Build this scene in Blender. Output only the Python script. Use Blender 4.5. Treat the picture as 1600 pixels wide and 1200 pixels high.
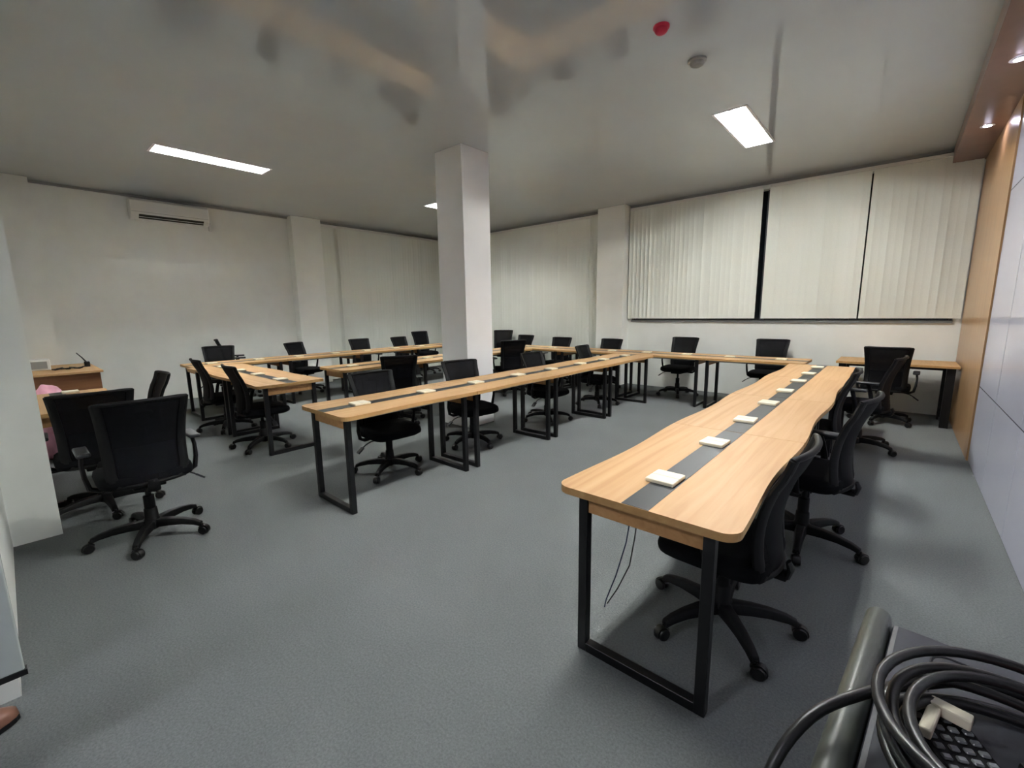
import bpy, bmesh, math, random
from mathutils import Vector, Matrix
random.seed(7)
PI = math.pi
S = bpy.context.scene
C = S.collection
for o in list(bpy.data.objects):
    bpy.data.objects.remove(o)

# ------------------------------------------------------------------ camera
cam_d = bpy.data.cameras.new('camera')
cam = bpy.data.objects.new('camera', cam_d)
C.objects.link(cam)
F_PX, YAW, PITCH, ROLL = 688.72, 41.17, 9.367, -0.816
cam_d.sensor_fit = 'HORIZONTAL'
cam_d.sensor_width = 36.0
cam_d.lens = 36.0 * F_PX / 1600.0
cam_d.clip_start = 0.02
a, b, c = (math.radians(v) for v in (YAW, PITCH, ROLL))
fw = Vector((-math.sin(a) * math.cos(b), math.cos(a) * math.cos(b), -math.sin(b)))
r0 = fw.cross(Vector((0, 0, 1))).normalized()
u0 = r0.cross(fw)
rr = math.cos(c) * r0 + math.sin(c) * u0
uu = -math.sin(c) * r0 + math.cos(c) * u0
mw = Matrix.Identity(4)
for i in range(3):
    mw[i][0] = rr[i]; mw[i][1] = uu[i]; mw[i][2] = -fw[i]
mw[0][3], mw[1][3], mw[2][3] = 0, 0, 1.47
cam.matrix_world = mw
S.camera = cam

# ------------------------------------------------------------------ world, exposure
w = bpy.data.worlds.new('night'); S.world = w
w.use_nodes = True
w.node_tree.nodes['Background'].inputs[0].default_value = (0.02, 0.025, 0.04, 1)
w.node_tree.nodes['Background'].inputs[1].default_value = 0.3
S.view_settings.view_transform = 'Standard'
S.view_settings.look = 'None'
S.view_settings.gamma = 1.0
S.view_settings.use_curve_mapping = False
S.view_settings.exposure = 2.65
TUBE = 62.0          # radiance of the fluorescent tubes
SPOT = 55.0          # radiance of the small downlights
CORRIDOR = 12.0      # radiance of the corridor lamp

# ------------------------------------------------------------------ materials
def lin(h):
    out = []
    for v in h:
        v /= 255.0
        out.append(v / 12.92 if v <= 0.04045 else ((v + 0.055) / 1.055) ** 2.4)
    return (*out, 1.0)

def mat(name, col, rough=0.5, spec=0.5, metal=0.0, noise=0.0, nscale=40.0, bump=0.0, coat=0.0, emit=0.0, stretch=None):
    m = bpy.data.materials.new(name); m.use_nodes = True
    nt = m.node_tree; bs = nt.nodes['Principled BSDF']
    col = lin(col)
    bs.inputs['Base Color'].default_value = col
    bs.inputs['Roughness'].default_value = rough
    bs.inputs['Specular IOR Level'].default_value = spec
    bs.inputs['Metallic'].default_value = metal
    bs.inputs['Coat Weight'].default_value = coat
    bs.inputs['Coat Roughness'].default_value = 0.06
    if emit:
        bs.inputs['Emission Color'].default_value = col
        bs.inputs['Emission Strength'].default_value = emit
    if noise or bump:
        tc = nt.nodes.new('ShaderNodeTexCoord'); mp = nt.nodes.new('ShaderNodeMapping')
        nz = nt.nodes.new('ShaderNodeTexNoise')
        nt.links.new(tc.outputs['Object'], mp.inputs[0]); nt.links.new(mp.outputs[0], nz.inputs['Vector'])
        if stretch: mp.inputs['Scale'].default_value = stretch
        nz.inputs['Scale'].default_value = nscale; nz.inputs['Detail'].default_value = 6
        if noise:
            rp = nt.nodes.new('ShaderNodeValToRGB')
            lo = tuple(max(0, v * (1 - noise)) for v in col[:3]) + (1,)
            hi = tuple(min(1, v * (1 + noise)) for v in col[:3]) + (1,)
            rp.color_ramp.elements[0].position = 0.3; rp.color_ramp.elements[0].color = lo
            rp.color_ramp.elements[1].position = 0.7; rp.color_ramp.elements[1].color = hi
            nt.links.new(nz.outputs['Fac'], rp.inputs[0]); nt.links.new(rp.outputs[0], bs.inputs['Base Color'])
        if bump:
            bp = nt.nodes.new('ShaderNodeBump'); bp.inputs['Strength'].default_value = bump
            bp.inputs['Distance'].default_value = 0.004
            nt.links.new(nz.outputs['Fac'], bp.inputs['Height']); nt.links.new(bp.outputs[0], bs.inputs['Normal'])
    return m

def wood(name, lo, mid, hi, rough=0.5):
    m = bpy.data.materials.new(name); m.use_nodes = True
    nt = m.node_tree; bs = nt.nodes['Principled BSDF']
    tc = nt.nodes.new('ShaderNodeTexCoord'); mp = nt.nodes.new('ShaderNodeMapping')
    mp.inputs['Scale'].default_value = (26, 1.1, 26)
    nz = nt.nodes.new('ShaderNodeTexNoise'); nz.inputs['Scale'].default_value = 1.0
    nz.inputs['Detail'].default_value = 7; nz.inputs['Distortion'].default_value = 0.7
    rp = nt.nodes.new('ShaderNodeValToRGB')
    e = rp.color_ramp.elements
    e[0].position = 0.25; e[0].color = lin(lo); e[1].position = 0.78; e[1].color = lin(hi)
    n = e.new(0.5); n.color = lin(mid)
    nt.links.new(tc.outputs['Object'], mp.inputs[0]); nt.links.new(mp.outputs[0], nz.inputs['Vector'])
    nt.links.new(nz.outputs['Fac'], rp.inputs[0]); nt.links.new(rp.outputs[0], bs.inputs['Base Color'])
    bs.inputs['Roughness'].default_value = rough
    bs.inputs['Specular IOR Level'].default_value = 0.32
    return m

def carpet():
    m = bpy.data.materials.new('carpet'); m.use_nodes = True
    nt = m.node_tree; bs = nt.nodes['Principled BSDF']
    tc = nt.nodes.new('ShaderNodeTexCoord')
    n1 = nt.nodes.new('ShaderNodeTexNoise'); n1.inputs['Scale'].default_value = 110; n1.inputs['Detail'].default_value = 8
    n1.inputs['Roughness'].default_value = 0.75
    n2 = nt.nodes.new('ShaderNodeTexNoise'); n2.inputs['Scale'].default_value = 1.3; n2.inputs['Detail'].default_value = 3
    rp = nt.nodes.new('ShaderNodeValToRGB')
    rp.color_ramp.elements[0].position = 0.28; rp.color_ramp.elements[0].color = lin((90, 94, 94))
    rp.color_ramp.elements[1].position = 0.72; rp.color_ramp.elements[1].color = lin((128, 132, 131))
    mx = nt.nodes.new('ShaderNodeMix'); mx.data_type = 'RGBA'; mx.blend_type = 'MULTIPLY'
    mx.inputs[0].default_value = 0.35
    r2 = nt.nodes.new('ShaderNodeValToRGB')
    r2.color_ramp.elements[0].position = 0.3; r2.color_ramp.elements[0].color = (0.75, 0.75, 0.75, 1)
    r2.color_ramp.elements[1].position = 0.7; r2.color_ramp.elements[1].color = (1, 1, 1, 1)
    for n in (n1, n2): nt.links.new(tc.outputs['Object'], n.inputs['Vector'])
    nt.links.new(n1.outputs['Fac'], rp.inputs[0]); nt.links.new(n2.outputs['Fac'], r2.inputs[0])
    nt.links.new(rp.outputs[0], mx.inputs[6]); nt.links.new(r2.outputs[0], mx.inputs[7])
    nt.links.new(mx.outputs[2], bs.inputs['Base Color'])
    bs.inputs['Roughness'].default_value = 0.95; bs.inputs['Specular IOR Level'].default_value = 0.03
    bp = nt.nodes.new('ShaderNodeBump'); bp.inputs['Strength'].default_value = 0.6; bp.inputs['Distance'].default_value = 0.006
    nt.links.new(n1.outputs['Fac'], bp.inputs['Height']); nt.links.new(bp.outputs[0], bs.inputs['Normal'])
    return m

def see_through(name, col, alpha):
    m = mat(name, col, 0.7, 0.15)
    bs = m.node_tree.nodes['Principled BSDF']
    bs.inputs['Alpha'].default_value = alpha
    return m

M = dict(
    carpet=carpet(),
    wall=mat('wall_paint', (243, 246, 240), 0.55, 0.3, noise=0.03, nscale=3),
    ceiling=mat('glossy_ceiling', (186, 193, 196), 0.06, 0.9, noise=0.03, nscale=0.8),
    pillar=mat('pillar_paint', (240, 241, 240), 0.5, 0.3, noise=0.02, nscale=3),
    wood=wood('beech_laminate', (178, 138, 94), (191, 153, 109), (200, 165, 123)),
    edge=wood('beech_edging', (178, 138, 86), (190, 150, 98), (198, 160, 108), 0.45),
    apron=wood('beech_panel', (172, 126, 80), (186, 141, 93), (196, 152, 104), 0.45),
    darkwood=wood('brown_panel', (112, 74, 46), (124, 84, 54), (138, 96, 62), 0.5),
    cladding=wood('oak_cladding', (158, 122, 84), (174, 138, 98), (186, 150, 112), 0.28),
    strip=mat('charcoal_strip', (46, 50, 52), 0.42, 0.5),
    steel=mat('black_steel', (17, 18, 20), 0.42, 0.4),
    rail=mat('grey_rail', (120, 122, 122), 0.5, 0.4),
    plastic=mat('black_plastic', (7, 8, 10), 0.6, 0.25),
    caster=mat('caster_plastic', (9, 9, 10), 0.35, 0.5),
    fabric=mat('black_fabric', (9, 11, 14), 0.9, 0.15, noise=0.25, nscale=300, bump=0.3),
    mesh=see_through('black_mesh', (8, 9, 13), 0.92),
    pad=mat('armrest_plastic', (40, 42, 46), 0.38, 0.5),
    chrome=mat('steel_lift', (130, 132, 135), 0.3, 0.5, metal=0.9),
    cream=mat('cream_plastic', (240, 232, 208), 0.45, 0.4),
    seam=mat('cream_seam', (190, 180, 155), 0.6, 0.3),
    blind=mat('blind_fabric', (234, 238, 229), 0.8, 0.2, noise=0.02, nscale=60, bump=0.1),
    headrail=mat('blind_rail', (226, 227, 220), 0.5, 0.3),
    glass=mat('night_glass', (8, 11, 16), 0.06, 0.6),
    winframe=mat('window_frame', (52, 56, 60), 0.4, 0.5),
    sill=mat('sill_grey', (120, 124, 124), 0.5, 0.4),
    panel=mat('white_laminate', (204, 206, 222), 0.16, 0.5, noise=0.015, nscale=2),
    joint=mat('dark_joint', (36, 36, 42), 0.7, 0.2),
    soffit=mat('brown_soffit', (120, 88, 76), 0.3, 0.5, noise=0.1, nscale=6),
    white=mat('white_plastic', (226, 227, 222), 0.4, 0.4),
    vent=mat('vent_dark', (52, 54, 48), 0.6, 0.3),
    grey=mat('grey_plastic', (150, 152, 150), 0.4, 0.5),
    red=mat('red_plastic', (196, 30, 62), 0.4, 0.5),
    reflector=mat('fixture_enamel', (228, 229, 230), 0.3, 0.5),
    mirror=mat('louvre_aluminium', (222, 223, 226), 0.28, 0.5, metal=1.0),
    tube=mat('tube_glow', (252, 252, 248), 0.5, 0.5, emit=TUBE),
    spot=mat('spot_glow', (236, 232, 255), 0.5, 0.5, emit=SPOT),
    corridor=mat('corridor_glow', (245, 245, 255), 0.5, 0.5, emit=CORRIDOR),
    pink=mat('pink_plastic', (232, 170, 190), 0.35, 0.5, noise=0.08, nscale=9),
    lectern=mat('lectern_plastic', (50, 52, 58), 0.45, 0.4, noise=0.08, nscale=120),
    bolster=mat('lectern_bolster', (66, 70, 64), 0.38, 0.5),
    cable=mat('black_rubber', (12, 13, 13), 0.4, 0.5),
    bluecable=mat('blue_cable', (42, 52, 82), 0.5, 0.4),
    gold=mat('gold_contact', (200, 160, 60), 0.3, 0.5, metal=0.8),
    glow_red=mat('red_switch', (230, 60, 30), 0.4, 0.5, emit=0.8),
    key=mat('grey_key', (104, 108, 110), 0.3, 0.5),
    board=mat('grey_board', (205, 213, 208), 0.2, 0.5),
    tan=mat('brown_leather', (126, 88, 72), 0.35, 0.5, noise=0.12, nscale=20),
    corr_wall=mat('corridor_wall', (214, 214, 208), 0.6, 0.3),
)

# ------------------------------------------------------------------ mesh helpers
class MB:
    def __init__(s): s.v = []; s.f = []; s.m = []
    def add(s, vs, fs, mi=0):
        n = len(s.v); s.v += [tuple(p) for p in vs]
        for f in fs: s.f.append(tuple(n + i for i in f)); s.m.append(mi)
        return s
    def box(s, x0, x1, y0, y1, z0, z1, mi=0, T=None):
        vs = [Vector(p) for p in ((x0,y0,z0),(x1,y0,z0),(x1,y1,z0),(x0,y1,z0),(x0,y0,z1),(x1,y0,z1),(x1,y1,z1),(x0,y1,z1))]
        if T: vs = [T @ p for p in vs]
        return s.add(vs, [(0,3,2,1),(4,5,6,7),(0,1,5,4),(1,2,6,5),(2,3,7,6),(3,0,4,7)], mi)
    def prism(s, pts, z0, z1, side=0, top=0):
        n = len(pts)
        vs = [(x, y, z0) for x, y in pts] + [(x, y, z1) for x, y in pts]
        s.add(vs, [tuple(range(n, 2 * n))], top)
        k = len(s.v) - 2 * n
        s.f.append(tuple(k + i for i in reversed(range(n)))); s.m.append(side)
        for i in range(n):
            j = (i + 1) % n
            s.f.append((k + i, k + j, k + n + j, k + n + i)); s.m.append(side)
        return s
    def lathe(s, prof, seg=16, T=None, mi=0):
        vs = []; fs = []
        for (r, z) in prof:
            for i in range(seg):
                t = 2 * PI * i / seg
                p = Vector((r * math.cos(t), r * math.sin(t), z))
                vs.append(T @ p if T else p)
        for k in range(len(prof) - 1):
            for i in range(seg):
                j = (i + 1) % seg
                fs.append((k*seg+i, k*seg+j, (k+1)*seg+j, (k+1)*seg+i))
        fs.append(tuple(reversed(range(seg))))
        fs.append(tuple((len(prof)-1)*seg+i for i in range(seg)))
        return s.add(vs, fs, mi)
    def tube(s, pts, rad, seg=8, closed=False, flat=None, mi=0):
        """sweep a circle (or ellipse when flat=(a,b)) along pts; rad may be a list"""
        pts = [Vector(p) for p in pts]; n = len(pts)
        vs = []; fs = []; prev = None
        for i, p in enumerate(pts):
            if closed: t = pts[(i+1) % n] - pts[i-1]
            else: t = pts[min(i+1, n-1)] - pts[max(i-1, 0)]
            t.normalize()
            if prev is None:
                up = Vector((0,0,1)) if abs(t.z) < 0.9 else Vector((1,0,0))
                x = t.cross(up).normalized()
            else:
                x = (prev - t * prev.dot(t)).normalized()
            prev = x; y = x.cross(t)
            r = rad[i] if isinstance(rad, (list, tuple)) else rad
            ra, rb = (r*flat[0], r*flat[1]) if flat else (r, r)
            for k in range(seg):
                th = 2*PI*k/seg + PI/seg
                vs.append(p + x*(ra*math.cos(th)) + y*(rb*math.sin(th)))
        m = n if closed else n-1
        for i in range(m):
            j = (i+1) % n
            for k in range(seg):
                l = (k+1) % seg
                fs.append((i*seg+k, i*seg+l, j*seg+l, j*seg+k))
        if not closed:
            fs.append(tuple(reversed(range(seg)))); fs.append(tuple((n-1)*seg+k for k in range(seg)))
        return s.add(vs, fs, mi)
    def mesh(s, name, mats, smooth=False, bevel=0.0, segs=2):
        me = bpy.data.meshes.new(name)
        me.from_pydata(s.v, [], s.f)
        for m in (mats if isinstance(mats, (list, tuple)) else [mats]): me.materials.append(M[m])
        me.polygons.foreach_set('material_index', s.m)
        bm = bmesh.new(); bm.from_mesh(me)
        bmesh.ops.recalc_face_normals(bm, faces=bm.faces)
        if bevel:
            es = [e for e in bm.edges if len(e.link_faces) == 2 and e.calc_face_angle(0) > 0.6]
            bmesh.ops.bevel(bm, geom=es, offset=bevel, segments=segs, affect='EDGES', profile=0.5, clamp_overlap=True)
        bm.to_mesh(me); bm.free()
        if smooth:
            me.polygons.foreach_set('use_smooth', [True] * len(me.polygons))
            try: me.set_sharp_from_angle(angle=math.radians(52))
            except Exception: pass
        me.update()
        return me

def ob(name, me, parent=None, loc=None, rz=0.0):
    o = bpy.data.objects.new(name, me); C.objects.link(o)
    if parent: o.parent = parent
    if loc: o.location = loc
    if rz: o.rotation_euler = (0, 0, rz)
    return o
def tag(o, label=None, cat=None, group=None, kind=None):
    if label: o['label'] = label
    if cat: o['category'] = cat
    if group: o['group'] = group
    if kind: o['kind'] = kind
    return o
def thing(name, label, cat, loc=(0,0,0), rz=0.0, group=None):
    o = ob(name, None, None, loc, rz)
    o.empty_display_size = 0.1
    return tag(o, label, cat, group)
def struct(name, mb, m, label, **k):
    return tag(ob(name, mb.mesh(name, m, **k)), label, kind='structure')
def clone(o, parent=None):
    n = o.copy(); C.objects.link(n); n.parent = parent
    for ch in list(o.children): clone(ch, n)
    return n

# ------------------------------------------------------------------ room shell
XA, XC, YN, YW, ZC = -9.5, 0.617, -0.14, 8.15, 3.40     # AC wall, panelled wall, entrance wall, window wall, ceiling
YB = -3.2                                                # far side of the corridor behind the camera
struct('floor', MB().box(XA-0.4, XC+0.3, YB-0.2, YW+0.5, -0.1, 0), 'carpet', 'grey loop pile carpet covering the whole room')

FIX = [(-1.47, 5.62), (-6.72, 2.03), (-6.62, 6.0), (-1.47, 2.0)]   # ceiling luminaires (centre)
FL, FW = 1.24, 0.30
SPOTS = [(0.47, 6.67), (0.47, 5.08), (0.47, 3.5), (0.47, 1.9)]
def ceiling_mesh():
    holes = [(x-FW/2, x+FW/2, y-FL/2, y+FL/2) for x, y in FIX]
    xs = sorted({XA-0.4, XC+0.3} | {h[i] for h in holes for i in (0, 1)})
    ys = sorted({YB-0.2, YW+0.5} | {h[i] for h in holes for i in (2, 3)})
    mb = MB()
    for i in range(len(xs)-1):
        for j in range(len(ys)-1):
            cx, cy = (xs[i]+xs[i+1])/2, (ys[j]+ys[j+1])/2
            if any(h[0] < cx < h[1] and h[2] < cy < h[3] for h in holes): continue
            mb.box(xs[i], xs[i+1], ys[j], ys[j+1], ZC, ZC+0.14)
    return mb
struct('ceiling', ceiling_mesh(), 'ceiling', 'glossy grey stretched ceiling')

# air conditioner wall with the opening for the corner window
WY0 = 4.63                                               # right side of the pilaster
struct('wall_left', MB().box(XA-0.2, XA, YB, WY0, 0, ZC).box(XA-0.2, XA, WY0, YW+0.2, 3.3, ZC).box(XA-0.2, XA, YW-0.12, YW+0.2, 0, 3.3), 'wall', 'white painted wall carrying the air conditioner')
struct('trim_1', MB().box(XA, XA+0.22, 4.04, WY0, 0, ZC), 'wall', 'white wall pilaster between air conditioner wall and corner blinds')
struct('trim_2', MB().box(XA, XA+0.2, YN, 0.50, 0, ZC), 'wall', 'white corner pilaster behind the wooden bench')
# window wall
struct('wall_back', MB().box(XA, -4.6, YW, YW+0.2, 3.3, ZC).box(-4.6, -3.98, YW, YW+0.2, 0, ZC).box(-3.98, XC+0.1, YW, YW+0.2, 0, 1.27).box(-3.98, XC+0.1, YW, YW+0.2, 3.3, ZC).box(0.52, XC+0.1, YW, YW+0.2, 1.27, 3.3), 'wall', 'white painted wall below the high windows')
struct('trim_3', MB().box(-4.62, -4.05, YW-0.26, YW, 0, ZC), 'wall', 'white wall pilaster between the tall and the high windows')
struct('trim_4', MB().box(-3.98, 0.52, YW-0.03, YW+0.1, 1.235, 1.27), 'sill', 'thin grey window sill under the high blinds')
def window(name, label, along, p0, p1, pos, z0, z1, n):
    g = MB()
    if along == 'x': g.box(p0, p1, pos+0.13, pos+0.15, z0, z1)
    else: g.box(pos-0.15, pos-0.13, p0, p1, z0, z1)
    o = struct(name, g, 'glass', label)
    for i in range(n+1):
        p = p0 + (p1-p0)*i/n
        f = MB()
        if along == 'x': f.box(max(p0, p-0.03), min(p1, p+0.03), pos+0.09, pos+0.13, z0, z1)
        else: f.box(pos-0.13, pos-0.09, max(p0, p-0.03), min(p1, p+0.03), z0, z1)
        ob('window_frame', f.mesh('window_frame', 'winframe'), o)
window('window_1', 'dark night window behind the high vertical blinds', 'x', -3.98, 0.52, YW, 1.27, 3.3, 4)
window('window_2', 'dark tall window behind the corner blinds on the window wall', 'x', XA, -4.6, YW, 0.0, 3.3, 5)
window('window_3', 'dark tall window behind the corner blinds on the air conditioner wall', 'y', WY0, YW-0.12, XA, 0.0, 3.3, 3)
# entrance wall, its pilaster, and the corridor behind the camera
XJ = -2.47                                               # jamb of the entrance opening
struct('wall_front', MB().box(XA, XJ, YN-0.16, YN, 0, ZC).box(XJ, XC, YN-0.16, YN, 2.6, ZC), 'wall', 'white wall beside the entrance opening')
struct('trim_5', MB().box(-4.75, -4.21, YN, 0.09, 0, ZC), 'wall', 'white wall pilaster beside the two chairs in the corner')
struct('wall_corridor', MB().box(XA, XC+0.1, YB-0.1, YB, 0, ZC), 'corr_wall', 'plain corridor wall behind the entrance')
# panelled wall on the right
WPY = 5.88
wr = struct('wall_right', MB().box(XC+0.0015, XC+0.2, YB, YW+0.2, 0, ZC), 'joint', 'wall clad in glossy white laminate panels')
ys = [WPY - 0.955*i for i in range(10)]
for i in range(9):
    for z0, z1 in ((0.0, 0.722), (0.722, 2.44), (2.44, 3.22)):
        ob('panel', MB().box(XC, XC+0.014, ys[i+1]+0.005, ys[i]-0.005, z0+0.005, z1-0.005).mesh('panel', 'panel'), wr)
clad = MB().box(XC-0.012, XC+0.014, -1.12, 1.12, 0.0, 3.22).mesh('wood_cladding', 'cladding')
for v in clad.vertices:                                  # grain runs upright: keep local Y vertical
    x, y, z = v.co; v.co = (x, z, y)
wc = ob('wood_cladding', clad, wr); wc.location = (0, (WPY + YW)/2, 0)
wc.rotation_euler = (PI/2, 0, 0)
wr_s = struct('trim_6', MB().box(0.31, XC+0.012, YB, YW, 3.22, ZC), 'soffit', 'brown soffit with small downlights along the panelled wall')
# shadow-gap cornice between ceiling and walls
struct('trim_7', MB().box(XA, XA+0.035, YN, YW, ZC-0.035, ZC).box(XA, 0.31, YW-0.035, YW, ZC-0.035, ZC), 'grey', 'thin grey cornice strip under the ceiling')

# free-standing pillar
struct('wall_pillar', MB().box(-4.51, -4.03, 3.77, 4.23, 0, ZC).mesh and MB().box(-4.51, -4.03, 3.77, 4.23, 0, ZC), 'pillar', 'square white pillar standing in the middle of the room', bevel=0.004, segs=1)

# ------------------------------------------------------------------ ceiling luminaires
def make_light():
    t = thing('ceiling_light', 'x', 'ceiling light')
    h = MB()
    D = 0.10
    hx, hy = FW/2, FL/2
    h.box(-hx, hx, -hy, hy, D, D+0.01)
    h.box(-hx, -hx+0.008, -hy, hy, 0, D); h.box(hx-0.008, hx, -hy, hy, 0, D)
    h.box(-hx, hx, -hy, -hy+0.008, 0, D); h.box(-hx, hx, hy-0.008, hy, 0, D)
    ob('housing', h.mesh('housing', 'mirror'), t)
    fr = MB()
    for x0, x1, y0, y1 in ((-hx-0.015, -hx+0.008, -hy-0.015, hy+0.015), (hx-0.008, hx+0.015, -hy-0.015, hy+0.015), (-hx, hx, -hy-0.015, -hy+0.008), (-hx, hx, hy-0.008, hy+0.015)):
        fr.box(x0, x1, y0, y1, -0.006, -0.0005)
    ob('frame', fr.mesh('frame', 'reflector'), t)
    tm = MB().tube([(0, -hy+0.03, 0), (0, hy-0.03, 0)], 0.014, 10).mesh('tube', 'tube', smooth=True)
    for x in (-0.07, 0.07): ob('tube', tm, t, (x, 0, 0.066))
    sp = MB().box(-0.006, 0.006, -hy+0.008, hy-0.008, 0.0, 0.045).mesh('louvre_spine', 'mirror')
    ob('louvre_spine', sp, t)
    bl = MB().box(-hx+0.008, hx-0.008, -0.004, 0.004, 0.002, 0.042).mesh('louvre_blade', 'mirror')
    for i in range(12): ob('louvre_blade', bl, t, (0, -hy+FL*(i+1)/13, 0))
    return t
lt = make_light()
LBL = ['open fluorescent ceiling light in front of the high window blinds',
       'louvred fluorescent ceiling light facing the air conditioner',
       'fluorescent ceiling light partly hidden by the white pillar',
       'louvred fluorescent ceiling light above the entrance end of the desks']
for i, (x, y) in enumerate(FIX):
    o = lt if i == 3 else clone(lt)
    o.location = (x, y, ZC); tag(o, LBL[i], 'ceiling light', 'fluorescent ceiling lights')
    if i == 0:                                           # this one has no louvre and shallow tubes
        for ch in list(o.children):
            if ch.name.startswith('louvre'): bpy.data.objects.remove(ch)
            elif ch.name.startswith('tube'): ch.location.z = 0.05
def make_spot():
    t = thing('downlight', 'small round downlight set in the brown soffit', 'downlight', group='soffit downlights')
    ring = MB().lathe([(0.036, -0.001), (0.052, -0.001), (0.054, -0.006), (0.036, -0.008)], 20)
    ob('ring', ring.mesh('ring', 'reflector', smooth=True), t)
    ob('lens', MB().lathe([(0.036, -0.001), (0.034, -0.006), (0.02, -0.011)], 20).mesh('lens', 'spot', smooth=True), t)
    return t
sp = make_spot()
for i, (x, y) in enumerate(SPOTS):
    o = sp if i == 0 else clone(sp)
    o.location = (x, y, 3.22)
    o['label'] = '%s small round downlight from the window wall in the brown soffit' % ['first', 'second', 'third', 'fourth'][i]
cl = thing('corridor_light', 'square ceiling lamp in the corridor outside the entrance', 'ceiling light', (-1.67, -2.3, ZC))
ob('diffuser', MB().box(-0.25, 0.25, -0.25, 0.25, -0.03, -0.002).mesh('diffuser', 'corridor'), cl)
ob('frame', MB().box(-0.28, 0.28, -0.28, -0.25, -0.035, 0).box(-0.28, 0.28, 0.25, 0.28, -0.035, 0).box(-0.28, -0.25, -0.25, 0.25, -0.035, 0).box(0.25, 0.28, -0.25, 0.25, -0.035, 0).mesh('frame', 'reflector'), cl)
# small ceiling devices
al = thing('fire_alarm', 'round red alarm device on the glossy ceiling', 'alarm', (-1.44, 3.27, ZC))
ob('base', MB().lathe([(0.055, 0), (0.055, -0.012), (0.05, -0.016)], 24).mesh('base', 'red', smooth=True), al)
ob('dome', MB().lathe([(0.046, -0.016), (0.044, -0.03), (0.034, -0.042), (0.015, -0.048)], 24).mesh('dome', 'red', smooth=True), al)
sm = thing('smoke_detector', 'round white smoke detector on the glossy ceiling', 'smoke detector', (-1.40, 3.87, ZC))
ob('base', MB().lathe([(0.07, 0), (0.07, -0.012), (0.06, -0.018)], 24).mesh('base', 'grey', smooth=True), sm)
ob('dome', MB().lathe([(0.055, -0.018), (0.05, -0.034), (0.035, -0.044), (0.012, -0.046)], 24).mesh('dome', 'grey', smooth=True), sm)

# ------------------------------------------------------------------ air conditioner
def aircon():
    t = thing('air_conditioner', 'white split air conditioner mounted high on the white wall', 'air conditioner', (XA, 2.1, 3.02))
    prof = [(0, 0), (0.14, 0.0), (0.2, 0.055), (0.215, 0.12), (0.21, 0.27), (0.18, 0.3), (0, 0.3)]
    mb = MB(); n = len(prof)
    vs = [(x, -0.53, z) for x, z in prof] + [(x, 0.53, z) for x, z in prof]
    mb.add(vs, [tuple(range(n)), tuple(reversed(range(n, 2*n)))] + [(i, (i+1) % n, n+(i+1) % n, n+i) for i in range(n)])
    ob('body', mb.mesh('body', 'white', bevel=0.008), t)
    v = MB()
    p0, p1 = Vector((0.148, 0, 0.008)), Vector((0.204, 0, 0.062))
    d = Vector((0.7, 0, -0.7)) * 0.004
    vs = []
    for y in (-0.43, 0.45):
        for p in (p0, p1): vs += [p + Vector((0, y, 0)) - d*2, p + Vector((0, y, 0)) + d]
    v.add([Vector(q) for q in vs], [(0,1,3,2), (4,6,7,5), (0,4,5,1), (2,3,7,6), (1,5,7,3), (0,2,6,4)])
    ob('air_outlet', v.mesh('air_outlet', 'vent'), t)
    fl = MB().box(-0.43, 0.45, -0.022, 0.0, -0.002, 0.002).mesh('flap', 'white')
    f = ob('flap', MB().box(0.185, 0.2, -0.43, 0.45, 0.024, 0.028).mesh('flap', 'white'), t)
    ob('front_seam', MB().box(0.208, 0.2165, -0.52, 0.52, 0.098, 0.102).mesh('front_seam', 'grey'), t)
    ob('pipe_cover', MB().box(0.0, 0.05, 0.53, 0.575, 0.02, 0.09).box(0.0, 0.04, 0.56, 0.6, -0.06, 0.09).mesh('pipe_cover', 'white', bevel=0.006), t)
aircon()

# ------------------------------------------------------------------ vertical blinds
def blind(label, along, p0, p1, pos, z0, z1, base_ang, gaps=(), seed=0):
    rnd = random.Random(seed)
    t = thing('vertical_blind', label, 'blind', group='white vertical blinds')
    W, pitch = 0.089, 0.079
    n = max(2, int((p1-p0)/pitch))
    hr = MB()
    if along == 'x': hr.box(p0, p1, pos-0.028, pos+0.028, z1, z1+0.035)
    else: hr.box(pos-0.028, pos+0.028, p0, p1, z1, z1+0.035)
    ob('headrail', hr.mesh('headrail', 'headrail'), t)
    # gently bowed slat with a weighted hem
    mb = MB(); k = 4; cols = []
    for i in range(k+1):
        u = -W/2 + W*i/k; cols.append((u, 0.004*(1-(2*i/k-1)**2)))
    for sgn in (0, 1):
        pass
    vs = []
    for (u, d) in cols:
        for th in (-0.0006, 0.0006):
            for z in (z0, z1): vs.append((u, d+th, z))
    fs = []
    for i in range(k):
        q = i*4; r = q+4
        fs += [(q, r, r+1, q+1), (q+2, q+3, r+3, r+2), (q+1, r+1, r+3, q+3), (q, q+2, r+2, r)]
    fs += [(0, 1, 3, 2), (k*4, k*4+2, k*4+3, k*4+1)]
    mb.add(vs, fs)
    mb.box(-W/2+0.004, W/2-0.004, -0.0012, 0.0052, z0, z0+0.035)
    me = mb.mesh('slat', 'blind')
    for i in range(n):
        p = p0 + (p1-p0)*(i+0.5)/n
        ang = base_ang + rnd.uniform(-0.14, 0.14)
        if rnd.random() < 0.12: ang += rnd.choice((-1, 1))*rnd.uniform(0.15, 0.35)
        if i in gaps: p += 0.024; ang = base_ang
        if along == 'x': ob('slat', me, t, (p, pos, 0), ang)
        else: ob('slat', me, t, (pos, p, 0), PI/2 + ang)
BZ = 3.30
blind('white vertical blind between the pilaster and the dark gap in the high window', 'x', -4.02, -1.80, YW-0.075, 1.30, BZ, 0.28, (), 1)
blind('white vertical blind between the dark gap and the wood cladding', 'x', -1.70, 0.585, YW-0.075, 1.30, BZ, 0.26, (15,), 2)
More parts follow.
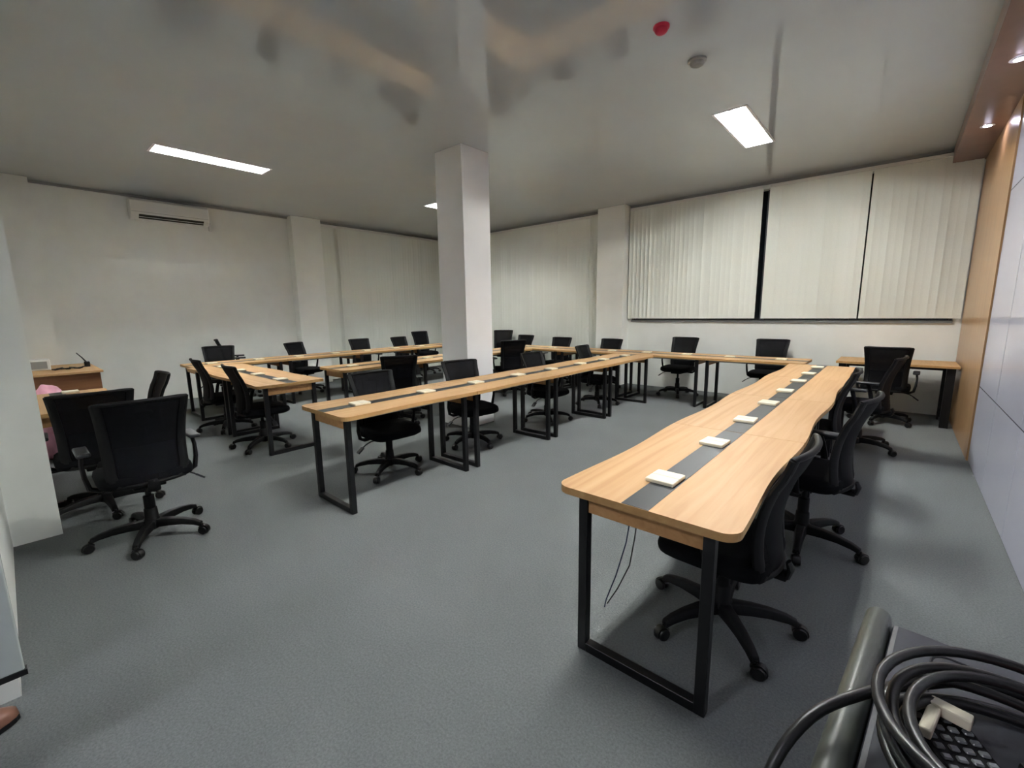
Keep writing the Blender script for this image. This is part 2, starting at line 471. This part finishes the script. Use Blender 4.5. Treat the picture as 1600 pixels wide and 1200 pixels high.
blind('tall white vertical blind on the window wall between the room corner and pilaster', 'x', -9.40, -4.66, YW-0.075, 0.03, BZ, 0.22, (33,), 3)
blind('tall white vertical blind beside the air conditioner wall pilaster', 'y', 4.66, 7.98, XA+0.075, 0.03, BZ, -0.22, (), 4)

# ------------------------------------------------------------------ desks
ZT = 0.757; DL = 1.29; HW = 0.35
def desk_outline(r0, r1):
    """hourglass top, local Y is the length; r0 / r1 corner radius at the -Y / +Y end"""
    pts = []
    n = 18
    def hw(s): return HW - 0.024*math.sin(PI*s)**2
    L = DL/2
    def arc(cx, cy, r, a0, a1, k):
        return [(cx + r*math.cos(a0+(a1-a0)*i/k), cy + r*math.sin(a0+(a1-a0)*i/k)) for i in range(k+1)]
    G = 0.0015
    pts += arc(HW-r0, -L+G+r0, r0, -PI/2, 0, 6)
    for i in range(1, n):
        s = i/n; y = -L + DL*s
        if -L+r0+0.02 < y < L-r1-0.02: pts.append((hw(s), y))
    pts += arc(HW-r1, L-G-r1, r1, 0, PI/2, 6)
    pts += arc(-HW+r1, L-G-r1, r1, PI/2, PI, 6)
    for i in range(n-1, 0, -1):
        s = i/n; y = -L + DL*s
        if -L+r0+0.02 < y < L-r1-0.02: pts.append((-hw(s), y))
    pts += arc(-HW+r0, -L+G+r0, r0, PI, 3*PI/2, 6)
    return pts
TOPS = {}
def desktop(r0, r1):
    k = (r0, r1)
    if k not in TOPS:
        TOPS[k] = MB().prism(desk_outline(r0, r1), ZT-0.03, ZT, 1, 0).mesh('desktop', ['wood', 'edge'])
    return TOPS[k]
LH = 0.25; LT = 0.02; LY = DL/2-0.075
leg_me = MB().box(-LT, LT, -LT, LT, 0, ZT-0.03).mesh('leg', 'steel', bevel=0.002, segs=1)
foot_me = MB().box(-LH+LT, LH-LT, -LT, LT, 0, 2*LT).mesh('foot_bar', 'steel', bevel=0.002, segs=1)
beam_me = MB().box(-LH+LT, LH-LT, -0.015, 0.015, ZT-0.05, ZT-0.03).mesh('cross_beam', 'steel')
apron_me = MB().box(-LH+LT, LH-LT, -0.009, 0.009, ZT-0.115, ZT-0.031).mesh('end_panel', 'apron')
for v in apron_me.vertices: pass
rail_me = MB().box(-0.012, 0.012, -LY+LT, LY-LT, ZT-0.055, ZT-0.03).mesh('side_rail', 'rail')
strip_me = MB().box(-0.053, 0.053, -DL/2+0.004, DL/2-0.004, ZT-0.001, ZT+0.0012).mesh('cable_strip', 'strip')
def desk(label, x, y, rz, r0=0.008, r1=0.008, group=None):
    t = thing('office_desk', label, 'desk', (x, y, 0), rz, group)
    ob('desktop', desktop(r0, r1), t)
    ob('cable_strip', strip_me, t)
    for sy in (-1, 1):
        for sx in (-1, 1): ob('leg', leg_me, t, (sx*LH, sy*LY, 0))
        ob('foot_bar', foot_me, t, (0, sy*LY, 0))
        ob('cross_beam', beam_me, t, (0, sy*(LY-0.04), 0))
        ob('end_panel', apron_me, t, (0, sy*LY, 0))
    for sx in (-1, 1): ob('side_rail', rail_me, t, (sx*(LH-0.005), 0, 0))
    return t
box_me = MB().box(-0.06, 0.06, -0.066, 0.066, 0, 0.017).mesh('cover', 'cream', bevel=0.004)
seam_me = MB().box(-0.058, 0.058, -0.0015, 0.0015, 0.0165, 0.0174).mesh('lid_seam', 'seam')
def socket(label, x, y, rz, group):
    t = thing('socket_box', label, 'socket box', (x, y, ZT+0.0012), rz, group)
    ob('cover', box_me, t); ob('lid_seam', seam_me, t)
ORD = ['first', 'second', 'third', 'fourth', 'fifth', 'sixth', 'seventh', 'eighth']
def row_y(x, y0, n, where, ends=(0.06, 0.06), dx=0.0):
    for i in range(n):
        cy = y0 + DL*(i+0.5)
        desk('%s wooden desk from the window wall in the %s' % (ORD[n-1-i], where), x, cy, 0, ends[0] if i == 0 else 0.008, ends[1] if i == n-1 else 0.008, 'desks of the ' + where)
        for k, s in enumerate((-0.32, 0.34)):
            socket('%s cream socket box from the window wall on the %s' % (ORD[2*n-1-2*i-k], where), x+dx, cy+s, random.uniform(-0.06, 0.06), 'socket boxes on the ' + where)
def row_x(y, x0, n, where, ends=(0.06, 0.06), ordfrom='the panelled wall'):
    for i in range(n):
        cx = x0 - DL*(i+0.5)
        desk('%s wooden desk from %s in the %s' % (ORD[i], ordfrom, where), cx, y, PI/2, ends[0] if i == 0 else 0.008, ends[1] if i == n-1 else 0.008, 'desks of the ' + where)
        for k, s in enumerate((0.33, -0.33)):
            socket('%s cream socket box from %s on the %s' % (ORD[2*i+k], ordfrom, where), cx+s, y, PI/2+random.uniform(-0.06, 0.06), 'socket boxes on the ' + where)
row_y(-0.667, 1.43, 4, 'panelled wall desk row', (0.06, 0.03), dx=-0.015)
row_y(-3.18, 1.465, 4, 'pillar desk row')
row_x(6.995, -0.86, 4, 'desk row along the window wall', (0.05, 0.05))
row_y(-5.60, 2.76, 3, 'middle desk row', (0.09, 0.03))
row_y(-7.74, 1.67, 4, 'air conditioner wall desk row', (0.05, 0.03))
row_x(1.95, -4.80, 2, 'short cross desk row', (0.04, 0.008), ordfrom='the aisle')
desk('single wooden desk in the corner behind the entrance pilaster', -5.42, 0.26, PI/2, 0.05, 0.05)
socket('small cream socket box on the single corner desk', -5.95, 0.35, PI/2, None)

# desk pushed against the window wall beside the cladding (plain top, heavy steel end leg)
t = thing('side_desk', 'plain wooden side desk with black end legs below the high blinds', 'desk', (0.0, 7.6, 0), 0)
ob('desktop', MB().box(-0.59, 0.59, -0.34, 0.33, ZT-0.03, ZT).mesh('desktop', ['edge'], bevel=0.003), t)
for sx in (-1, 1):
    for sy in (-1, 1): ob('leg', MB().box(-0.04, 0.04, -0.02, 0.02, 0, ZT-0.03).mesh('leg', 'steel'), t, (sx*0.52, sy*0.27, 0))
    ob('foot_bar', MB().box(-0.02, 0.02, -0.25, 0.25, 0, 0.04).mesh('foot_bar', 'steel'), t, (sx*0.52, 0, 0))
ob('back_beam', MB().box(-0.5, 0.5, -0.01, 0.01, ZT-0.11, ZT-0.03).mesh('back_beam', 'steel'), t, (0, 0.2, 0))

# closed wooden bench in the far corner
bn = thing('wooden_bench', 'closed wooden counter with brown end panel in the far corner', 'counter', (-8.58, 0.32, 0))
ob('top', MB().box(-0.70, 0.76, -0.42, 0.48, 0.76, 0.785).mesh('top', 'wood', bevel=0.002), bn)
ob('end_panel', MB().box(0.70, 0.725, -0.42, 0.45, 0, 0.76).mesh('end_panel', 'darkwood'), bn)
ob('front_panel', MB().box(-0.70, 0.70, 0.425, 0.45, 0, 0.76).mesh('front_panel', 'darkwood'), bn)
ob('back_panel', MB().box(-0.70, 0.70, -0.42, -0.40, 0, 0.76).mesh('back_panel', 'darkwood'), bn)
dv = thing('printer', 'small white device with grey front on the wooden counter', 'device', (-8.62, 0.16, 0.785), 0)
ob('body', MB().box(-0.14, 0.14, -0.2, 0.2, 0, 0.14).mesh('body', 'white', bevel=0.012), dv)
ob('front_panel', MB().box(0.138, 0.144, -0.15, 0.17, 0.02, 0.115).mesh('front_panel', 'grey'), dv)
cb = MB().tube([(-8.35+0.10*math.sin(i*0.7), 0.36+0.035*i*0.35 + 0.03*math.sin(i*1.9), 0.797+0.008*math.sin(i*1.1)**2) for i in range(26)], 0.008, 6)
tag(ob('power_cable', cb.mesh('power_cable', 'cable', smooth=True)), 'dark tangled cable lying beside the small white device', 'cable')
an = thing('antenna_stick', 'small dark stand with a leaning stick on the counter edge', 'antenna', (-8.6, 0.72, 0.785))
ob('base', MB().box(-0.05, 0.05, -0.025, 0.03, 0, 0.07).mesh('base', 'plastic', bevel=0.006), an)
ob('stick', MB().tube([(0, 0, 0.06), (0, -0.04, 0.13), (0, -0.09, 0.2)], [0.01, 0.008, 0.006], 8).mesh('stick', 'pad', smooth=True), an)
# pink bag between counter and corner desk
def pink_bag():
    t = thing('pink_bag', 'full pink plastic bag standing behind the single corner desk', 'bag', (-6.62, 0.22, 0))
    bm = bmesh.new(); bmesh.ops.create_icosphere(bm, subdivisions=4, radius=1)
    rnd = random.Random(3)
    for v in bm.verts:
        p = v.co.copy()
        k = 1 + 0.05*math.sin(7*p.x+3*p.z)*math.cos(6*p.y) + 0.03*math.sin(13*p.y+4*p.z)
        v.co = Vector((p.x*0.24*k, p.y*0.20*k, 0.40 + p.z*0.41*k*(0.92 if p.z > 0 else 1)))
        if v.co.z < 0.03: v.co.z = 0.0
    me = bpy.data.meshes.new('bag_body'); bm.to_mesh(me); bm.free(); me.materials.append(M['pink'])
    me.polygons.foreach_set('use_smooth', [True]*len(me.polygons))
    ob('bag_body', me, t)
pink_bag()

# ------------------------------------------------------------------ task chairs
def rounded_slab(w, d, z0, z1, r, lip=0.02):
    mb = MB(); rings = []
    def ring(inset, z, droop=0.0):
        pts = []
        a, bb = w/2-inset, d/2-inset
        for i in range(28):
            th = 2*PI*i/28
            cs, sn = math.cos(th), math.sin(th)
            e = 0.42
            x = a*math.copysign(abs(cs)**e, cs); y = bb*math.copysign(abs(sn)**e, sn)
            pts.append((x, y, z - droop*max(0, y/bb)**3))
        return pts
    spec = [(lip*1.6, z0, 0.0), (0.004, z0+0.018, 0.0), (0, (z0+z1)/2, 0.01), (0.006, z1-0.016, 0.015), (lip, z1-0.003, 0.02), (lip*3.2, z1, 0.018)]
    vs = []; fs = []
    for s in spec: vs += ring(*s)
    n = 28
    for k in range(len(spec)-1):
        for i in range(n):
            j = (i+1) % n
            fs.append((k*n+i, k*n+j, (k+1)*n+j, (k+1)*n+i))
    fs.append(tuple(reversed(range(n)))); fs.append(tuple((len(spec)-1)*n+i for i in range(n)))
    return mb.add(vs, fs)

def back_pt(u, t):
    """u in -1..1 across, t in 0..1 up: curved reclined backrest of a chair facing +Y"""
    z = 0.435 + 0.535*t
    half = 0.190 + 0.028*t - 0.012*math.sin(PI*t)
    y = -0.225 - 0.068*t**1.6 + 0.035*math.sin(PI*min(1, t*1.15))*1.0 - 0.03*max(0, t-0.75)*2
    y += 0.035*u*u
    if t < 0.16: half -= 0.03*(1-t/0.16)**2
    return Vector((half*u, y, z))

def make_chair():
    t = thing('office_chair', 'x', 'chair')
    # five star base
    ob('hub', MB().lathe([(0.03, 0.055), (0.052, 0.07), (0.052, 0.115), (0.04, 0.135), (0.036, 0.2), (0.032, 0.205)], 18).mesh('hub', 'plastic', smooth=True), t)
    lg = MB()
    P = [(0.035, 0.098, 0.034, 0.026), (0.12, 0.103, 0.029, 0.024), (0.20, 0.100, 0.025, 0.020), (0.27, 0.088, 0.022, 0.017), (0.312, 0.072, 0.020, 0.014)]
    vs = []
    for x, z, hw_, hh in P:
        vs += [(x, -hw_, z-hh), (x, hw_, z-hh), (x, hw_*0.72, z+hh), (x, -hw_*0.72, z+hh)]
    fs = [(0, 1, 2, 3)]
    for k in range(len(P)-1):
        for i in range(4):
            j = (i+1) % 4
            fs.append((k*4+i, k*4+j, k*4+4+j, k*4+4+i))
    fs.append(tuple((len(P)-1)*4+i for i in (3, 2, 1, 0)))
    lg.add(vs, fs)
    leg = lg.mesh('leg', 'plastic', smooth=True, bevel=0.005)
    ca = MB()
    ca.tube([(0, 0, 0.075), (0, 0, 0.045)], 0.008, 8)
    R = Matrix.Rotation(PI/2, 4, 'X')
    for s in (-1, 1):
        ca.lathe([(0.012, -0.009), (0.026, -0.009), (0.029, -0.005), (0.029, 0.005), (0.026, 0.009), (0.012, 0.009)], 16, Matrix.Translation((0.012, s*0.015, 0.029)) @ R)
    hood = []
    for i in range(9):
        th = PI*(-0.1) + PI*0.95*i/8
        hood.append((0.012+0.033*math.cos(th), 0, 0.029+0.033*math.sin(th)))
    ca.tube(hood, 0.012, 6, flat=(1.3, 0.3))
    cas = ca.mesh('caster', 'caster', smooth=True)
    rnd = random.Random(11)
    for i in range(5):
        an = PI/2 + 2*PI*i/5
        l = ob('leg', leg, t, (0, 0, 0), an)
        ob('caster', cas, l, (0.312, 0, 0), rnd.uniform(-1.2, 1.2))
    ob('gas_lift', MB().lathe([(0.031, 0.19), (0.031, 0.29), (0.016, 0.295), (0.016, 0.39)], 14).mesh('gas_lift', 'plastic', smooth=True), t)
    # mechanism, lever
    mc = MB().box(-0.085, 0.085, -0.13, 0.10, 0.375, 0.42)
    mc.box(-0.035, 0.035, -0.255, -0.10, 0.385, 0.41)
    me = ob('mechanism', mc.mesh('mechanism', 'plastic', bevel=0.008), t)
    lv = MB().tube([(0.07, 0.03, 0.395), (0.20, 0.03, 0.39), (0.245, 0.03, 0.375), (0.29, 0.03, 0.345)], 0.006, 6)
    lv.box(-0.006, 0.006, -0.022, 0.022, -0.035, 0.03, 0, Matrix.Translation((0.30, 0.03, 0.335)) @ Matrix.Rotation(-0.9, 4, 'Y'))
    ob('lever', lv.mesh('lever', 'pad', smooth=True), me)
    # seat
    ob('seat', rounded_slab(0.49, 0.47, 0.415, 0.505, 0.1).mesh('seat', 'fabric', smooth=True), t, (0, 0.02, 0))
    # backrest frame and mesh
    fr = MB(); loop = []
    N = 14
    for i in range(N+1): loop.append(back_pt(-1+2*i/N, 0.0))
    for i in range(1, N): loop.append(back_pt(1, i/N))
    for i in range(N+1): loop.append(back_pt(1-2*i/N, 1.0))
    for i in range(1, N): loop.append(back_pt(-1, 1-i/N))
    rad = []
    for p in loop: rad.append(0.013)
    fr.tube(loop, rad, 8, closed=True)
    for s in (-1, 1):                                    # broad side stiles
        st = [back_pt(s*0.97, i/12) for i in range(13)]
        fr.tube(st, [0.021 - 0.003*i/12 for i in range(13)], 8, flat=(0.75, 1.5))
    # spine bracket joining the back to the mechanism
    fr.tube([(0, -0.20, 0.40), (0, -0.255, 0.405), (0, -0.262, 0.435), (0, -0.250, 0.465)], [0.026, 0.026, 0.024, 0.016], 8, flat=(1.4, 0.6))
    ob('back_frame', fr.mesh('back_frame', 'plastic', smooth=True), t)
    bm_ = MB(); G = 12; vs = []; fs = []
    for off in (0.004, -0.004):
        for i in range(G+1):
            for j in range(G+1):
                p = back_pt(-0.96+1.92*i/G, 0.012+0.976*j/G); p.y += off; vs.append(p)
    n2 = (G+1)**2
    for i in range(G):
        for j in range(G):
            q = i*(G+1)+j
            fs.append((q, q+G+1, q+G+2, q+1)); fs.append((n2+q, n2+q+1, n2+q+G+2, n2+q+G+1))
    bm_.add(vs, fs)
    ob('back_mesh', bm_.mesh('back_mesh', 'mesh', smooth=True), t)
    lum = MB(); vs = []; fs = []
    for off in (0.012, -0.001):
        for i in range(9):
            for j in range(4):
                p = back_pt(-0.78+1.56*i/8, 0.10+0.36*j/3); p.y += off; vs.append(p)
    # cushioned lower back
    for i in range(8):
        for j in range(3):
            q = i*4+j
            fs.append((q, q+4, q+5, q+1)); fs.append((36+q, 36+q+1, 36+q+5, 36+q+4))
    lum.add(vs, fs)
    ob('lumbar_pad', lum.mesh('lumbar_pad', 'fabric', smooth=True), t)
    # armrests
    for s in (-1, 1):
        ar = MB().tube([(s*0.12, -0.02, 0.408), (s*0.235, -0.02, 0.405), (s*0.272, -0.02, 0.425), (s*0.286, -0.018, 0.50), (s*0.29, 0.0, 0.58), (s*0.282, 0.02, 0.645)], [0.017, 0.019, 0.019, 0.017, 0.015, 0.015], 8, flat=(1.25, 0.8))
        A = ob('armrest', ar.mesh('armrest', 'plastic', smooth=True), t)
        pd = MB().box(s*0.278-0.033, s*0.278+0.033, -0.10, 0.13, 0.642, 0.668)
        ob('arm_pad', pd.mesh('arm_pad', 'pad', smooth=True, bevel=0.010, segs=3), A)
    return t

PROTO = make_chair()
FIXED = {'leg', 'hub', 'caster'}
used = [False]
def chair(label, x, y, face, lift=0.0, spin=0.0):
    """face: compass angle (deg, 0 = +X, 90 = +Y) the sitter would look along"""
    if used[0]: o = clone(PROTO)
    else: o = PROTO
    o.location = (x, y, 0); o.rotation_euler = (0, 0, math.radians(face-90))
    tag(o, label, 'chair', 'black mesh office chairs')
    return o, lift, spin
QUEUE = [
  ('black mesh chair with its back turned, alone on carpet beside the entrance pilaster', -3.68, 0.495, 180, 0.0, 10),
  ('black mesh chair between the single corner desk and the entrance pilaster', -4.53, 0.36, 178, -0.03, 40),
  ('black mesh chair edge-on at the long side of the single corner desk', -5.50, 0.72, 272, -0.06, 15),
  ('first black chair from the entrance at the panelled wall desk row', -0.505, 2.05, 178, -0.05, -12),
  ('second black chair from the entrance at the panelled wall row, turned slightly outward', -0.345, 3.16, 172, 0.0, 30),
  ('third black chair from the entrance at the panelled wall desk row', -0.50, 4.50, 182, -0.02, 0),
  ('fourth black chair from the entrance at the panelled wall desk row', -0.22, 5.74, 170, 0.0, 20),
  ('black chair facing the plain side desk beside the wood cladding', -0.06, 7.28, 88, 0.0, 20),
  ('black chair behind the window wall desks, under the gap in the blinds', -1.47, 7.66, 270, 0.0, 0),
  ('black chair behind the window wall desks, below the high blind beside the pilaster', -2.80, 7.55, 268, 0.0, 25),
  ('black chair behind the window wall desks, in front of the wall pilaster', -4.22, 7.56, 270, -0.07, 15),
  ('black chair behind the window wall desks, in front of the tall blinds', -5.36, 7.54, 276, -0.07, 5),
  ('lower black chair past the far end of the window wall desks', -6.32, 7.46, 268, -0.04, 0),
  ('raised black chair past the far end of the window wall desks', -6.98, 7.62, 300, 0.05, 10),
  ('first black chair from the entrance at the pillar desk row', -3.50, 2.24, -3, -0.06, 20),
  ('black chair at the pillar desk row, right next to the pillar base', -3.54, 3.36, -14, -0.06, 5),
  ('black chair at the pillar desk row, just past the white pillar', -3.52, 4.74, -2, -0.07, 30),
  ('last black chair of the pillar desk row before the window wall desks', -3.50, 6.04, 6, -0.06, 12),
  ('black chair drawn up to the rounded end of the middle desk row', -5.02, 3.42, 150, -0.05, 0),
  ('black chair at the middle desk row, close to the window wall desks', -5.22, 5.90, 150, 0.0, 0),
  ('black chair at the short cross row, nearer its aisle end', -5.31, 1.79, 88, -0.03, 8),
  ('black chair at the short cross row, nearer the air conditioner wall', -6.54, 1.79, 88, -0.04, 30),
  ('black chair below the air conditioner, facing the desk row', -8.42, 2.30, -14, -0.02, 0),
  ('raised black chair standing edge-on against the air conditioner wall', -9.05, 2.74, 74, 0.07, 20),
  ('black chair before the air conditioner wall pilaster, turned towards the windows', -8.46, 3.72, 22, -0.04, 0),
  ('first black chair past the pilaster at the air conditioner wall row', -8.36, 4.93, -2, -0.04, 10),
  ('lower of two black chairs at the corner end of the air conditioner row', -8.34, 5.95, 8, -0.05, 0),
  ('raised of two black chairs at the corner end of the air conditioner row', -8.72, 6.78, -4, 0.03, 0),
]
def kids(o):
    for ch in o.children: yield ch
protos = [clone(PROTO) for _ in QUEUE[1:]]
allc = [PROTO] + protos
for o, (label, x, y, face, lift, spin) in zip(allc, QUEUE):
    o.location = (x, y, 0); o.rotation_euler = (0, 0, math.radians(face-90))
    tag(o, label, 'chair', 'black mesh office chairs')
    for ch in o.children:
        nm = ch.name.split('.')[0]
        if nm == 'leg': ch.rotation_euler.z += math.radians(spin)
        elif nm not in ('hub', 'gas_lift'): ch.location.z += lift

# ------------------------------------------------------------------ hanging data cables under the end desk
for pts, m_, lb in (([(-0.80, 1.72, 0.725), (-0.80, 1.70, 0.62), (-0.82, 1.69, 0.45), (-0.86, 1.68, 0.28), (-0.90, 1.67, 0.15), (-0.905, 1.665, 0.11)], 'bluecable', 'thin blue cable hanging under the end desk of the panelled wall row'),
                    ([(-0.78, 1.72, 0.725), (-0.775, 1.71, 0.62), (-0.785, 1.70, 0.48), (-0.80, 1.69, 0.35), (-0.85, 1.68, 0.22), (-0.895, 1.67, 0.13)], 'cable', 'thin black cable hanging under the end desk of the panelled wall row')):
    tag(ob('data_cable', MB().tube(pts, 0.0028, 6).mesh('data_cable', m_, smooth=True)), lb, 'cable')

# ------------------------------------------------------------------ lectern with cables beside the camera
LZ = 0.95
le = thing('lectern', 'dark grey plastic lectern with rounded side bolster under a pile of cables', 'lectern', (-0.005, 0.915, 0), math.radians(-5))
ob('body', MB().box(0.03, 0.46, -0.46, -0.04, 0.0, LZ-0.06).mesh('body', 'lectern', bevel=0.01), le)
ob('top', MB().box(0.045, 0.54, -0.52, 0.0, LZ-0.06, LZ).mesh('top', 'lectern', bevel=0.008), le)
bo = MB(); pr = []
for i in range(11):
    th = PI*i/10
    pr.append((0.026+0.018*math.cos(th), LZ-0.010+0.022*math.sin(th)))
pr += [(0.006, LZ-0.075), (0.05, LZ-0.075)]
n = len(pr)
bo.add([(x, -0.53, z) for x, z in pr] + [(x, 0.012, z) for x, z in pr], [tuple(range(n)), tuple(reversed(range(n, 2*n)))] + [(i, (i+1) % n, n+(i+1) % n, n+i) for i in range(n)])
ob('side_bolster', bo.mesh('side_bolster', 'bolster', smooth=True, bevel=0.003), le)
def rr_loop(x0, x1, y0, y1, r, z):
    pts = []
    for cx, cy, a0 in ((x1-r, y1-r, 0), (x0+r, y1-r, PI/2), (x0+r, y0+r, PI), (x1-r, y0+r, 1.5*PI)):
        for i in range(6): pts.append((cx+r*math.cos(a0+PI/2*i/5), cy+r*math.sin(a0+PI/2*i/5), z))
    return pts
ob('panel_groove', MB().tube(rr_loop(0.095, 0.50, -0.48, -0.045, 0.02, LZ), 0.002, 6, closed=True).mesh('panel_groove', 'joint'), le)

def coil(cx, cy, rx, ry, turns, z, rad, tail0, tail1, seed, label):
    rnd = random.Random(seed)
    pts = [Vector(p) for p in tail0]
    n = int(turns*48)
    ph = rnd.uniform(0, 6)
    for i in range(n):
        th = -0.2*PI + 2*PI*i/48
        k = 1 + 0.10*math.sin(th*0.37+ph) + 0.04*math.sin(th*1.3+ph)
        pts.append(Vector((cx+rx*k*math.cos(th), cy+ry*k*math.sin(th), z+0.012*(i/n)*turns + 0.006*math.sin(th*2.1+ph))))
    pts += [Vector(p) for p in tail1]
    return tag(ob('av_cable', MB().tube(pts, rad, 12).mesh('av_cable', 'cable', smooth=True)), label, 'cable')
coil(0.168, 0.63, 0.13, 0.125, 6.0, LZ+0.0125, 0.006, [], [], 1, 'thick black cable coiled in rings on the lectern')
sp_pts = [(-0.085, 0.50, 0.62), (-0.088, 0.53, 0.80), (-0.080, 0.57, 0.93), (-0.050, 0.63, 0.985), (0.0, 0.70, 0.998), (0.05, 0.775, 0.985), (0.11, 0.84, 0.975), (0.2, 0.865, 0.965), (0.32, 0.84, 0.96), (0.42, 0.78, 0.96)]
def smooth_path(p, k=5):
    p = [Vector(q) for q in p]; out = []
    for i in range(len(p)-1):
        a0, a1, a2, a3 = p[max(i-1, 0)], p[i], p[i+1], p[min(i+2, len(p)-1)]
        for j in range(k):
            t = j/k
            out.append(0.5*((2*a1)+(-a0+a2)*t+(2*a0-5*a1+4*a2-a3)*t*t+(-a0+3*a1-3*a2+a3)*t**3))
    return out + [p[-1]]
tag(ob('av_cable', MB().tube([p + Vector((0.015, -0.055, 0.0)) for p in smooth_path(sp_pts)], 0.0065, 12).mesh('av_cable', 'cable', smooth=True)), 'thick black cable hanging over the side bolster of the lectern', 'cable')
kp = thing('keypad', 'small black keypad with grey keys lying inside the cable coil on the lectern', 'keypad', (0.102, 0.650, LZ+0.001), math.radians(25))
ob('case', MB().box(-0.030, 0.030, -0.062, 0.072, 0, 0.018).mesh('case', 'plastic', bevel=0.004), kp)
km = MB().box(-0.0048, 0.0048, -0.004, 0.004, 0.017, 0.021).mesh('key', 'key', bevel=0.0015, segs=1)
for i in range(4):
    for j in range(9): ob('key', km, kp, (-0.021+0.014*i, -0.050+0.0135*j, 0))
pg = thing('cable_plug', 'pale T-shaped cable connector lying on the keypad', 'connector', (0.078, 0.690, LZ+0.024), math.radians(-12))
ob('stem', MB().box(-0.006, 0.006, -0.05, 0.0, 0, 0.012).mesh('stem', 'cream', bevel=0.002), pg)
ob('head', MB().box(-0.006, 0.032, 0.0, 0.016, 0, 0.014).mesh('head', 'cream', bevel=0.002), pg)
ps = thing('power_strip', 'black power strip with lit red switch among the cables on lectern', 'power strip', (0.195, 0.615, LZ+0.001), math.radians(-62))
ob('case', MB().box(-0.07, 0.07, -0.022, 0.022, 0, 0.028).mesh('case', 'plastic', bevel=0.005), ps)
ob('switch', MB().box(-0.012, 0.012, -0.008, 0.008, 0.029, 0.036).mesh('switch', 'glow_red', bevel=0.002), ps, (0.02, 0, 0))
ob('socket', MB().lathe([(0.014, 0.029), (0.014, 0.0315), (0.01, 0.032)], 14).mesh('socket', 'key'), ps, (-0.035, 0, -0.002))
gp = thing('audio_plug', 'small gold-tipped plug lying between the cables on lectern', 'connector', (0.070, 0.585, LZ+0.0085), math.radians(70))
TR = Matrix.Rotation(PI/2, 4, 'Y')
ob('tip', MB().lathe([(0.005, 0.0), (0.005, 0.02), (0.003, 0.026)], 10, TR).mesh('tip', 'gold', smooth=True), gp)
ob('sleeve', MB().lathe([(0.007, -0.035), (0.007, 0.0)], 10, TR).mesh('sleeve', 'plastic', smooth=True), gp)

# ------------------------------------------------------------------ board and shoe at the entrance
bd = thing('mobile_board', 'upright pale grey board with black bottom rail beside the entrance', 'board', (-2.0, -0.62, 0))
ob('board_face', MB().box(-0.012, 0.012, -0.5, 0.525, 0.37, 1.55).mesh('board_face', 'board', bevel=0.004), bd)
ob('bottom_rail', MB().box(-0.014, 0.014, -0.5, 0.53, 0.352, 0.37).mesh('bottom_rail', 'steel'), bd)
for sy in (-0.42, 0.30):
    ob('leg', MB().box(-0.015, 0.015, sy-0.015, sy+0.015, 0, 0.352).box(-0.2, 0.2, sy-0.015, sy+0.015, 0, 0.03).mesh('leg', 'steel'), bd)
def shoe():
    t = thing('shoe', 'brown leather shoe with dark sole on carpet by the entrance wall end', 'shoe', (-2.30, -0.275, 0), math.radians(20))
    so = MB(); pts = []
    for i in range(24):
        th = 2*PI*i/24
        y = 0.135*math.sin(th); wv = 0.046*(1+0.18*math.sin(th))
        pts.append((wv*math.copysign(abs(math.cos(th))**0.8, math.cos(th)), y))
    so.prism(pts, 0, 0.022)
    ob('sole', so.mesh('sole', 'steel', bevel=0.003), t)
    up = MB(); vs = []; fs = []
    spec = [(1.0, 0.022, 0), (0.97, 0.045, 0), (0.82, 0.066, -0.012), (0.55, 0.082, -0.035), (0.3, 0.09, -0.055)]
    for k, z, dy in spec:
        vs += [(x*k, y*k+dy, z + (0.02 if y < 0 else 0)*(1-k)*2) for x, y in pts]
    for q in range(len(spec)-1):
        for i in range(24):
            j = (i+1) % 24
            fs.append((q*24+i, q*24+j, (q+1)*24+j, (q+1)*24+i))
    fs.append(tuple((len(spec)-1)*24+i for i in range(24)))
    up.add(vs, fs)
    ob('upper', up.mesh('upper', 'tan', smooth=True), t)
shoe()
